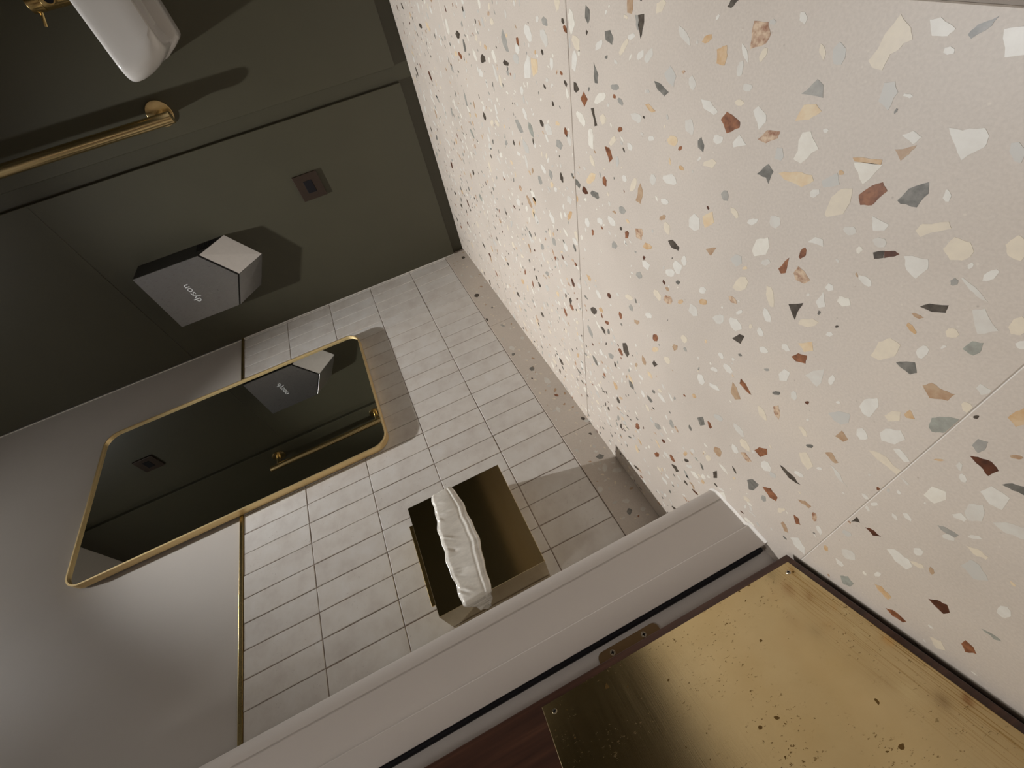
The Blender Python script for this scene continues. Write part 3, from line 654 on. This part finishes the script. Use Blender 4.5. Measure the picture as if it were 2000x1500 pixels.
# ------------------------------------------------------------------ door frame: moulded jambs, head, rubber seal, sealant, hinge
frame = empty('trim_2', (1.72, Y_JAMB, 0)); tag(frame, kind='structure')
prof = [(X_DOORWALL + 0.001, Y_JAMB - 0.022), (1.6385, 0.3440), (1.6392, 0.3478), (1.6415, 0.3512), (1.6455, 0.3541), (1.6510, 0.3563), (1.6575, 0.3573), (1.6622, 0.3572),
        (1.6632, 0.3555), (1.6645, 0.3555), (1.6655, 0.3592), (1.7212, 0.3600), (1.7222, 0.3600), (1.7222, 0.3700), (1.7236, 0.3714), (1.7560, 0.3722), (1.7585, 0.3712), (1.7588, 0.3540), (1.7588, Y_JAMB), (X_HALLFACE, Y_JAMB), (X_HALLFACE, Y_JAMB - 0.022)]
bm = bmesh.new(); prism(bm, prof, 0.0, Z_HEAD)
auto_smooth(obj('jamb', bm, M['frame_paint'], frame), 0.5)
bm = bmesh.new(); prism(bm, [(x, Y_JAMB + Y_JAMB2 - y) for x, y in prof][::-1], 0.0, Z_HEAD)
auto_smooth(obj('jamb', bm, M['frame_paint'], frame), 0.5)
bm = bmesh.new(); add_box(bm, X_DOORWALL + 0.004, X_HALLFACE, Y_JAMB - 0.02, Y_JAMB2 + 0.02, Z_HEAD, Z_HEAD + 0.03, bevel=0.002)
obj('head', bm, M['frame_paint'], frame)
bm = bmesh.new(); add_box(bm, 1.7578, 1.7650, 0.3535, 0.3700, 0.010, Z_HEAD - 0.01, bevel=0.003)
obj('seal', bm, M['black'], frame)
# hand-run bead of sealant where the jamb meets the floor
bm = bmesh.new()
sl = random.Random(5)
ring_prev = None
path = [(1.6370, 0.3470), (1.6400, 0.3530), (1.6470, 0.3580), (1.6560, 0.3610), (1.6630, 0.3620), (1.6760, 0.3625), (1.6900, 0.3630), (1.7050, 0.3635), (1.7180, 0.3645), (1.7230, 0.3735), (1.7350, 0.3745), (1.7480, 0.3755), (1.7580, 0.3750)]
for i, (x, y) in enumerate(path):
    h = sl.uniform(0.0022, 0.0042); w = sl.uniform(0.0022, 0.0040)
    ring = [bm.verts.new((x, y - 0.004, 0)), bm.verts.new((x, y - 0.003, h)), bm.verts.new((x, y + w * 0.2, h * 0.8)), bm.verts.new((x + sl.uniform(-.001, .001), y + w, 0.0002))]
    if ring_prev:
        for k in range(3): bm.faces.new((ring_prev[k], ring_prev[k + 1], ring[k + 1], ring[k]))
    ring_prev = ring
obj('sealant', bm, M['caulk'], frame, smooth=True)
hinge_pts = rrect(1.7712, 1.8060, 0.2193, 0.3246, 0.0095, 6)
bm = bmesh.new(); prism(bm, [(a, b) for a, b in hinge_pts], Y_JAMB - 0.001, Y_JAMB + 0.0022, 'y')
hinge = obj('hinge_leaf', bm, M['bronze'], frame)
for z in (0.3004, 0.2456):
    bm = bmesh.new(); add_cyl(bm, (1.7790, Y_JAMB + 0.0015, z), (1.7790, Y_JAMB + 0.0030, z), 0.0046, 20, 0.0040)
    s = obj('screw', bm, M['steel'], hinge)
    bm = bmesh.new()
    add_box(bm, 1.7790 - 0.0026, 1.7790 + 0.0026, Y_JAMB + 0.0028, Y_JAMB + 0.0031, z - 0.0008, z + 0.0008)
    add_box(bm, 1.7790 - 0.0008, 1.7790 + 0.0008, Y_JAMB + 0.0028, Y_JAMB + 0.0031, z - 0.0026, z + 0.0026)
    obj('screw_recess', bm, M['black'], hinge)

# ------------------------------------------------------------------ door leaf, swung 59 degrees open; local x along the leaf, y = towards the room side, z up
door = empty('door_1', (1.7883, 0.4146, 0.0)); tag(door, kind='structure')
door.rotation_euler = (0, 0, math.atan2(0.5113, 0.8594))
def dobj(name, bm, mat, parent=door):
    me = bpy.data.meshes.new(name); bmesh.ops.recalc_face_normals(bm, faces=bm.faces); bm.to_mesh(me); bm.free(); me.materials.append(mat)
    o = bpy.data.objects.new(name, me); return link(o, parent)
bm = bmesh.new(); add_box(bm, 0, 0.885, -0.044, 0.0, 0.008, Z_HEAD - 0.004, bevel=0.0016)
leaf = dobj('leaf', bm, M['wood'])
bm = bmesh.new(); add_box(bm, 0.006, 0.88, -0.030, -0.012, 0.0008, 0.0085)
dobj('gap_strip', bm, M['black'])  # black strip filling the gap below the leaf
bm = bmesh.new(); add_box(bm, 0.0113, 0.873, -0.0005, 0.0013, 0.0180, 0.4221, bevel=0.0005, seg=1)
plate = dobj('kick_plate', bm, M['kick'])
for x, z in ((0.0250, 0.0318), (0.0247, 0.4079), (0.44, 0.0318), (0.44, 0.4079), (0.86, 0.0318), (0.86, 0.4079)):
    bm = bmesh.new(); add_cyl(bm, (x, 0.0008, z), (x, 0.0021, z), 0.0038, 18, 0.0030)
    dobj('screw', bm, M['steel'], plate)
    bm = bmesh.new()
    add_box(bm, x - 0.0020, x + 0.0020, 0.0019, 0.0022, z - 0.0006, z + 0.0006); add_box(bm, x - 0.0006, x + 0.0006, 0.0019, 0.0022, z - 0.0020, z + 0.0020)
    dobj('screw_recess', bm, M['black'], plate)
# a shallow moulded groove in the leaf above the plate
bm = bmesh.new(); add_box(bm, 0.055, 0.0565, -0.001, 0.0006, 0.55, 1.95)
dobj('groove_bead', bm, M['wood'])

# ------------------------------------------------------------------ mirror
MX0, MX1, MZ0, MZ1, MD = 0.3275, 0.9465, 0.6035, 1.6190, 0.030
mir = empty('mirror', ((MX0 + MX1) / 2, 0, MZ0))
tag(mir, 'tall mirror with rounded corners in a thin gold frame across the tiles', 'mirror')
def ring_frame(name, r, wall, y0, y1, mat, parent):
    bm = bmesh.new()
    o = rrect(MX0, MX1, MZ0, MZ1, r, 14); i = rrect(MX0 + wall, MX1 - wall, MZ0 + wall, MZ1 - wall, r - wall, 14)
    n = len(o); bv = 0.0009
    oo = [[bm.verts.new((x, y, z)) for x, z in o] for y in (y0, y1 - bv)]
    o2 = rrect(MX0 + bv, MX1 - bv, MZ0 + bv, MZ1 - bv, r - bv, 14)
    of = [bm.verts.new((x, y1, z)) for x, z in o2]
    ii = [[bm.verts.new((x, y, z)) for x, z in i] for y in (y1, y0)]
    rings = [oo[0], oo[1], of, ii[0], ii[1], oo[0]]
    for a, b in zip(rings[:-1], rings[1:]):
        for k in range(n): bm.faces.new((a[k], a[(k + 1) % n], b[(k + 1) % n], b[k]))
    return auto_smooth(obj(name, bm, mat, parent), 0.6)
ring_frame('frame', 0.052, 0.0052, 0.0045, MD, M['brass_frame'], mir)
bm = bmesh.new(); prism(bm, rrect(MX0 + 0.004, MX1 - 0.004, MZ0 + 0.004, MZ1 - 0.004, 0.048, 14), 0.0055, 0.0225, 'y')
glass = obj('glass', bm, M['mirror'], mir)
bm = bmesh.new(); prism(bm, rrect(MX0 + 0.02, MX1 - 0.02, MZ0 + 0.02, MZ1 - 0.02, 0.04, 8), -0.004, 0.006, 'y')
obj('backing', bm, M['plastic_dark'], mir)

# ------------------------------------------------------------------ hand dryer on the green wall
DY0, DY1 = 0.2090, 0.4405; DYC = (DY0 + DY1) / 2
dry = empty('hand_dryer', (0, DYC, 0.81))
tag(dry, 'silver faceted hand dryer mounted on the dark green wall', 'hand dryer')
FX = 0.100
front = [(DY0, 1.2140), (DY1, 1.2140), (DY1, 0.9810), (DYC, 0.9085), (DY0, 0.9810)]
back = [(DY0, 1.2110), (DY1, 1.2110), (DY1, 0.8900), (DYC, 0.8140), (DY0, 0.8900)]
bm = bmesh.new()
vb = [bm.verts.new((0.0005, y, z)) for y, z in back]; vf = [bm.verts.new((FX - 0.004, y, z)) for y, z in front]
bm.faces.new(vf); bm.faces.new(vb[::-1])
for k in range(5): bm.faces.new((vb[k], vb[(k + 1) % 5], vf[(k + 1) % 5], vf[k]))
body = obj('body', bm, M['plastic_dark'], dry)
def inset(poly, d):
    c = (sum(p[0] for p in poly) / len(poly), sum(p[1] for p in poly) / len(poly))
    return [(c[0] + (p[0] - c[0]) * (1 - d / max(1e-6, math.dist(p, c))), c[1] + (p[1] - c[1]) * (1 - d / max(1e-6, math.dist(p, c)))) for p in poly]
fp = [(DY0, 1.2140), (DY1, 1.2140), (DY1, 0.9835), (DYC, 0.9112), (DY0, 0.9835)]
bm = bmesh.new(); prism(bm, fp, FX - 0.0045, FX, 'x')
fplate = obj('front_plate', bm, M['silver'], dry)
def facet(name, a, b, c, d, mat):
    q = [Vector(v) for v in (a, b, c, d)]
    nrm = (q[1] - q[0]).cross(q[3] - q[0]).normalized()
    if nrm.z > 0: nrm = -nrm
    cen = sum(q, Vector()) / 4
    q = [cen + (v - cen) * 0.994 for v in q]
    bm = bmesh.new()
    lo = [bm.verts.new(v - nrm * 0.001) for v in q]; hi = [bm.verts.new(v + nrm * 0.0022) for v in q]
    bm.faces.new(hi); bm.faces.new(lo[::-1])
    for k in range(4): bm.faces.new((lo[k], lo[(k + 1) % 4], hi[(k + 1) % 4], hi[k]))
    return obj(name, bm, mat, dry)
facet('nozzle_plate', (FX - 0.004, DY1, 0.9785), (FX - 0.004, DYC, 0.9060), (0.0005, DYC, 0.8140), (0.0005, DY1, 0.8900), M['silver_nozzle'])
facet('nozzle_plate', (FX - 0.004, DY0, 0.9785), (FX - 0.004, DYC, 0.9060), (0.0005, DYC, 0.8140), (0.0005, DY0, 0.8900), M['silver_nozzle'])
bm = bmesh.new()
for k in range(9):
    z = 0.918 + k * 0.0085
    add_box(bm, 0.008, min(0.062, (z - 0.890) / 0.95 - 0.008), DY1 - 0.0005, DY1 + 0.0008, z, z + 0.0045)
obj('vent_slots', bm, M['black'], dry)
txt = bpy.data.curves.new('logo_text', 'FONT'); txt.body = 'dyson'; txt.size = 0.030; txt.extrude = 0.0002; txt.align_x = 'CENTER'; txt.offset = 0.0
to = bpy.data.objects.new('logo_source', txt); COL.objects.link(to)
dg = bpy.context.evaluated_depsgraph_get()
tm = bpy.data.meshes.new_from_object(to.evaluated_get(dg)); bpy.data.objects.remove(to)
tm.materials.clear(); tm.materials.append(M['print'])
xs = [v.co.x for v in tm.vertices]; sc = 0.079 / (max(xs) - min(xs))
logo = bpy.data.objects.new('logo', tm); link(logo, fplate)
logo.matrix_parent_inverse = Matrix.Identity(4)
logo.location = (FX + 0.0003, 0.3205, 1.0805)
logo.rotation_euler = (math.pi / 2, 0, math.pi / 2); logo.scale = (sc, sc, 1)

# ------------------------------------------------------------------ switch plates on the green wall
def plate_switch(name, yc, zc, label):
    e = empty(name, (0, yc, zc)); tag(e, label, 'switch', 'bronze plates on the green wall')
    box('cover_plate', (0.0, 0.0085, yc - 0.0465, yc + 0.0465, zc - 0.0465, zc + 0.0465), M['bronze_plate'], e, bevel=0.0012)
    box('rocker', (0.006, 0.0098, yc - 0.0225, yc + 0.0225, zc - 0.0160, zc + 0.0160), M['black'], e, bevel=0.001)
plate_switch('wall_switch', 0.5010, 0.5130, 'square bronze plate with black centre low on the green panel beneath the dryer')
plate_switch('wall_switch', 0.5010, 1.8960, 'square dark plate high on the green wall, seen only in the mirror')

# ------------------------------------------------------------------ vertical grab bar
BX, BY = 0.082, 0.8340
bar = empty('grab_bar', (0, BY, 0.77)); tag(bar, 'vertical brushed gold grab bar on the green wall beside the basin', 'grab bar')
bm = bmesh.new(); add_cyl(bm, (BX, BY, 0.7720), (BX, BY, 1.4650), 0.0165, 40, bevel=0.001)
auto_smooth(obj('rail', bm, M['brass_bar'], bar), 0.5)
for z in (0.8150, 1.4180):
    bm = bmesh.new(); add_cyl(bm, (0.0, BY + 0.004, z), (0.0075, BY + 0.004, z), 0.0365, 48, bevel=0.0015)
    fl = auto_smooth(obj('flange', bm, M['brass_bar'], bar), 0.5)
    bm = bmesh.new(); add_cyl(bm, (0.005, BY + 0.002, z), (BX - 0.004, BY, z), 0.0120, 28)
    auto_smooth(obj('standoff', bm, M['brass_bar'], bar), 0.5)

# ------------------------------------------------------------------ wash basin and tap
bas = empty('washbasin', (0, 1.13, 0.62)); tag(bas, 'small white ceramic wall-hung basin on the dark green wall', 'washbasin')
def ring_pts(x0, x1, y0, y1, rf, n=8, rb=0.006):
    pts = []
    for cx, cy, r, a0 in ((x1 - rf, y1 - rf, rf, 0), (x0 + rb, y1 - rb, rb, 90), (x0 + rb, y0 + rb, rb, 180), (x1 - rf, y0 + rf, rf, 270)):
        for i in range(n + 1):
            a = math.radians(a0 + 90 * i / n); pts.append((cx + r * math.cos(a), cy + r * math.sin(a)))
    return pts
def loft(bm, rings, cap0=True, cap1=True):
    R = [[bm.verts.new((x, y, z)) for x, y in pts] for pts, z in rings]
    n = len(R[0])
    for a, b in zip(R[:-1], R[1:]):
        for k in range(n): bm.faces.new((a[k], a[(k + 1) % n], b[(k + 1) % n], b[k]))
    if cap0: bm.faces.new(R[0][::-1])
    if cap1: bm.faces.new(R[-1])
YA, YB = 0.9450, 1.315
def br(dy, dx, r, x0=0.0): return ring_pts(x0, 0.262 - dx, YA + dy, YB - dy, r)
rings = [(br(0.085, 0.075, 0.05), 0.664), (br(0.060, 0.022, 0.05), 0.657), (br(0.050, 0.008, 0.05), 0.6505), (br(0.043, 0.002, 0.05), 0.6530), (br(0.030, 0.0, 0.05), 0.668), (br(0.017, 0.0, 0.048), 0.690), (br(0.007, 0.0, 0.045), 0.715), (br(0.001, 0.0, 0.042), 0.740),
         (br(0.0, 0.0, 0.042), 0.756), (br(0.0008, 0.0008, 0.042), 0.7630), (br(0.0035, 0.0035, 0.040), 0.7680), (br(0.008, 0.008, 0.036), 0.7695), (ring_pts(0.075, 0.250, YA + 0.014, YB - 0.014, 0.034, rb=0.03), 0.7690),
         (ring_pts(0.080, 0.244, YA + 0.020, YB - 0.020, 0.03, rb=0.03), 0.755), (ring_pts(0.095, 0.225, YA + 0.05, YB - 0.05, 0.04, rb=0.03), 0.695), (ring_pts(0.12, 0.2, YA + 0.1, YB - 0.1, 0.03, rb=0.03), 0.682)]
bm = bmesh.new(); loft(bm, rings)
auto_smooth(obj('bowl', bm, M['ceramic'], bas), 0.9)
rings = [(ring_pts(0.0, 0.060, 0.998, 1.262, 0.012), 0.630), (ring_pts(0.0, 0.068, 0.990, 1.270, 0.014), 0.634), (ring_pts(0.0, 0.072, 0.976, 1.284, 0.016), 0.655), (ring_pts(0.0, 0.074, 0.958, 1.302, 0.018), 0.690), (ring_pts(0.0, 0.074, 0.950, 1.310, 0.018), 0.730)]
bm = bmesh.new(); loft(bm, rings)
auto_smooth(obj('wall_apron', bm, M['ceramic'], bas), 0.7)
bm = bmesh.new(); add_cyl(bm, (0.16, 1.13, 0.56), (0.16, 1.13, 0.67), 0.020, 28); add_cyl(bm, (0.16, 1.13, 0.50), (0.16, 1.13, 0.565), 0.034, 28, bevel=0.004)
add_cyl(bm, (0.0, 1.13, 0.60), (0.14, 1.13, 0.60), 0.014, 24)
auto_smooth(obj('waste_trap', bm, M['ceramic'], bas), 0.6)
tap = empty('basin_tap', (0.045, 1.122, 0.769)); tag(tap, 'brass lever tap standing at the back of the white basin', 'tap')
TXC, TYC = 0.045, 1.1245
bm = bmesh.new(); add_cyl(bm, (TXC, TYC, 0.7690), (TXC, TYC, 0.7735), 0.0265, 36, bevel=0.001); add_cyl(bm, (TXC, TYC, 0.772), (TXC, TYC, 0.8790), 0.0215, 36, bevel=0.0008)
auto_smooth(obj('body', bm, M['brass'], tap), 0.5)
bm = bmesh.new(); add_cyl(bm, (TXC, TYC, 0.8800), (TXC, TYC, 0.9110), 0.0215, 36, bevel=0.0012)
cap = auto_smooth(obj('cartridge_cap', bm, M['brass'], tap), 0.5)
bm = bmesh.new(); add_cyl(bm, (TXC, TYC - 0.018, 0.897), (TXC + 0.004, TYC - 0.046, 0.910), 0.0042, 18, bevel=0.0006)
auto_smooth(obj('lever', bm, M['brass'], cap), 0.5)
bm = bmesh.new(); add_cyl(bm, (TXC + 0.008, TYC, 0.853), (TXC + 0.078, TYC, 0.842), 0.0125, 28)
sp = auto_smooth(obj('spout', bm, M['brass'], tap), 0.5)
bm = bmesh.new(); add_cyl(bm, (TXC + 0.0775, TYC, 0.8421), (TXC + 0.0788, TYC, 0.8419), 0.0102, 24)
obj('aerator', bm, M['black'], sp)

# ------------------------------------------------------------------ brass waste bin and its liner
WX0, WX1, WD, WZ0, WZ1 = 1.2630, 1.5435, 0.130, 0.3225, 0.5825
wb = empty('waste_bin', ((WX0 + WX1) / 2, 0, WZ0)); tag(wb, 'square brass waste bin hung low on the tiled wall near the door frame', 'waste bin')
ZS = 0.494
box('body', (WX0, WX1, 0.002, WD, WZ0, ZS), M['brass_bin'], wb, bevel=0.0009)
lid = box('lid', (WX0, WX1, 0.002, WD, ZS + 0.0006, WZ1), M['brass_bin'], wb, bevel=0.0009)
bm = bmesh.new(); add_box(bm, 1.2950, 1.5050, 0.094, 0.0975, WZ1 - 0.001, 0.5990, bevel=0.0008)
obj('pull_edge', bm, M['brass'], lid)
bl = bmesh.new()
lr = random.Random(11)
NU, NV = 200, 44
def liner_path(u):
    """runs round the right flank, along the front, round the near flank; returns (x, y, outward normal, front fraction)"""
    LR, LF, LL = 0.055, WX1 - WX0, 0.095
    s = u * (LR + LF + LL)
    if s < LR: return WX0, WD - (LR - s), (-1, 0), 0.0
    if s < LR + LF: return WX0 + (s - LR), WD, (0, 1), (s - LR) / LF
    return WX1, WD - (s - LR - LF), (1, 0), 1.0
grid = []
offs = [lr.uniform(0, 6.28) for _ in range(8)]
folds = [(lr.uniform(0.08, 0.95), lr.uniform(0.0, 0.42), lr.uniform(0.25, 1.1), lr.uniform(0.005, 0.011), lr.uniform(0.06, 0.16), lr.choice((-1, 1)) * lr.uniform(0.0008, 0.0024)) for _ in range(34)]
folds += [(0.80 + 0.17 * lr.random(), lr.uniform(0.1, 0.9), lr.uniform(-0.3, 0.4), 0.007, 0.25, lr.choice((-1, 1)) * 0.002) for _ in range(8)]
for i in range(NU + 1):
    u = i / NU
    x, y, nrm, ff = liner_path(u)
    f = u
    ztop = 0.514 + 0.016 * math.sin(math.pi * min(1, max(0, ff)) * 0.75) + 0.0016 * math.sin(31 * f + offs[0]) + 0.0012 * math.sin(67 * f + offs[1])
    zbot = 0.4580 - 0.0175 * math.sin(math.pi * min(1, ff) ** 0.9) + 0.0016 * math.sin(23 * f + offs[2]) + 0.001 * math.sin(53 * f + offs[3])
    if u > 0.78:   # gathered where it turns the near corner
        k = (u - 0.78) / 0.22
        zbot = 0.4560 + 0.022 * k + 0.002 * math.sin(9 * k); ztop = 0.527 - 0.034 * k + 0.003 * math.sin(11 * k)
    row = []
    for j in range(NV + 1):
        v = j / NV
        out = 0.0012 + 0.0046 * min(1.0, v / 0.10) * (1 - 0.35 * v) * min(1.0, (1 - v) / 0.05 + 0.25)
        out += 0.0013 * math.exp(-((v - 0.84) / 0.035) ** 2) - 0.0008 * math.exp(-((v - 0.76) / 0.03) ** 2)
        out += 0.0007 * math.sin(11 * f + 5 * v + offs[4]) + 0.0005 * math.sin(23 * f - 4 * v + offs[5])
        for fu, fv, sl_, wd_, ln_, am_ in folds:
            du = (f - fu); dv = (v - fv)
            a_ = du - sl_ * 0.12 * dv
            if abs(a_) < 3 * wd_: out += am_ * math.exp(-(a_ / wd_) ** 2 - (dv / (ln_ * 1.6)) ** 2)
        out = max(0.0018, out)
        z = ztop + (zbot - ztop) * v
        row.append(bl.verts.new((x + nrm[0] * out, y + nrm[1] * out, z)))
    grid.append(row)
for i in range(NU):
    for j in range(NV): bl.faces.new((grid[i][j], grid[i + 1][j], grid[i + 1][j + 1], grid[i][j + 1]))
liner = obj('bin_liner', bl, M['film'], None, smooth=True)
tag(liner, 'crinkled clear plastic liner folded out around the brass waste bin', 'bin liner')
sm = liner.modifiers.new('thickness', 'SOLIDIFY'); sm.thickness = 0.0003

# ------------------------------------------------------------------ ceiling lights (each carries its own lamp)
def downlight(loc, power, label, radius, angle, blend, spill):
    e = empty('ceiling_light', (loc[0], loc[1], CEIL)); tag(e, label, 'ceiling light', 'recessed ceiling downlights')
    bm = bmesh.new()
    n = 40
    R = [[bm.verts.new((loc[0] + r * math.cos(2 * math.pi * k / n), loc[1] + r * math.sin(2 * math.pi * k / n), z)) for k in range(n)] for r, z in ((0.046, CEIL - 0.0005), (0.045, CEIL - 0.004), (0.036, CEIL - 0.004), (0.033, CEIL - 0.0005))]
    for a, b in zip(R[:-1], R[1:]):
        for k in range(n): bm.faces.new((a[k], a[(k + 1) % n], b[(k + 1) % n], b[k]))
    auto_smooth(obj('trim_ring', bm, M['brass'], e), 0.6)
    bm = bmesh.new(); add_cyl(bm, (loc[0], loc[1], CEIL - 0.0008), (loc[0], loc[1], CEIL - 0.0002), 0.033, 32)
    obj('lens', bm, mat_emit('lit_lens', LIGHT_COL + (1,), spill), e)
    ld = bpy.data.lights.new('lamp', 'SPOT'); ld.energy = power; ld.color = LIGHT_COL; ld.spot_size = math.radians(angle); ld.spot_blend = blend; ld.shadow_soft_size = radius
    lo = bpy.data.objects.new('lamp', ld); link(lo, e); lo.location = Vector(loc) - e.location
M['lens'] = mat_emit('lit_lens', (1.0, 0.9, 0.78, 1), 6.0)
downlight(LIGHT_ROOM, POWER_ROOM, 'recessed brass downlight in the washroom ceiling', 0.022, 66.0, 1.0, 250.0)
downlight(LIGHT_HALL, POWER_HALL, 'recessed brass downlight in the hall ceiling outside the door', 0.03, 110.0, 0.5, 12.0)

# invented flat disc lamp on the unseen hall ceiling, added as fill
e = empty('ceiling_light', (FILL_DISC[0], FILL_DISC[1], CEIL)); tag(e, 'round fill lamp added to the unseen hall ceiling', 'ceiling light')
bm = bmesh.new(); add_cyl(bm, (FILL_DISC[0], FILL_DISC[1], CEIL - 0.03), (FILL_DISC[0], FILL_DISC[1], CEIL), 0.23, 48, bevel=0.004)
obj('fill_housing', bm, M['hall_paint'], e)
bm = bmesh.new(); add_cyl(bm, (FILL_DISC[0], FILL_DISC[1], CEIL - 0.036), (FILL_DISC[0], FILL_DISC[1], CEIL - 0.031), 0.215, 48, bevel=0.002)
obj('fill_diffuser', bm, M['lens'], e)
ld = bpy.data.lights.new('lamp', 'AREA'); ld.shape = 'DISK'; ld.size = 0.43; ld.energy = POWER_FILL_DISC; ld.color = LIGHT_COL
lo = bpy.data.objects.new('lamp', ld); link(lo, e); lo.location = Vector(FILL_DISC) - e.location
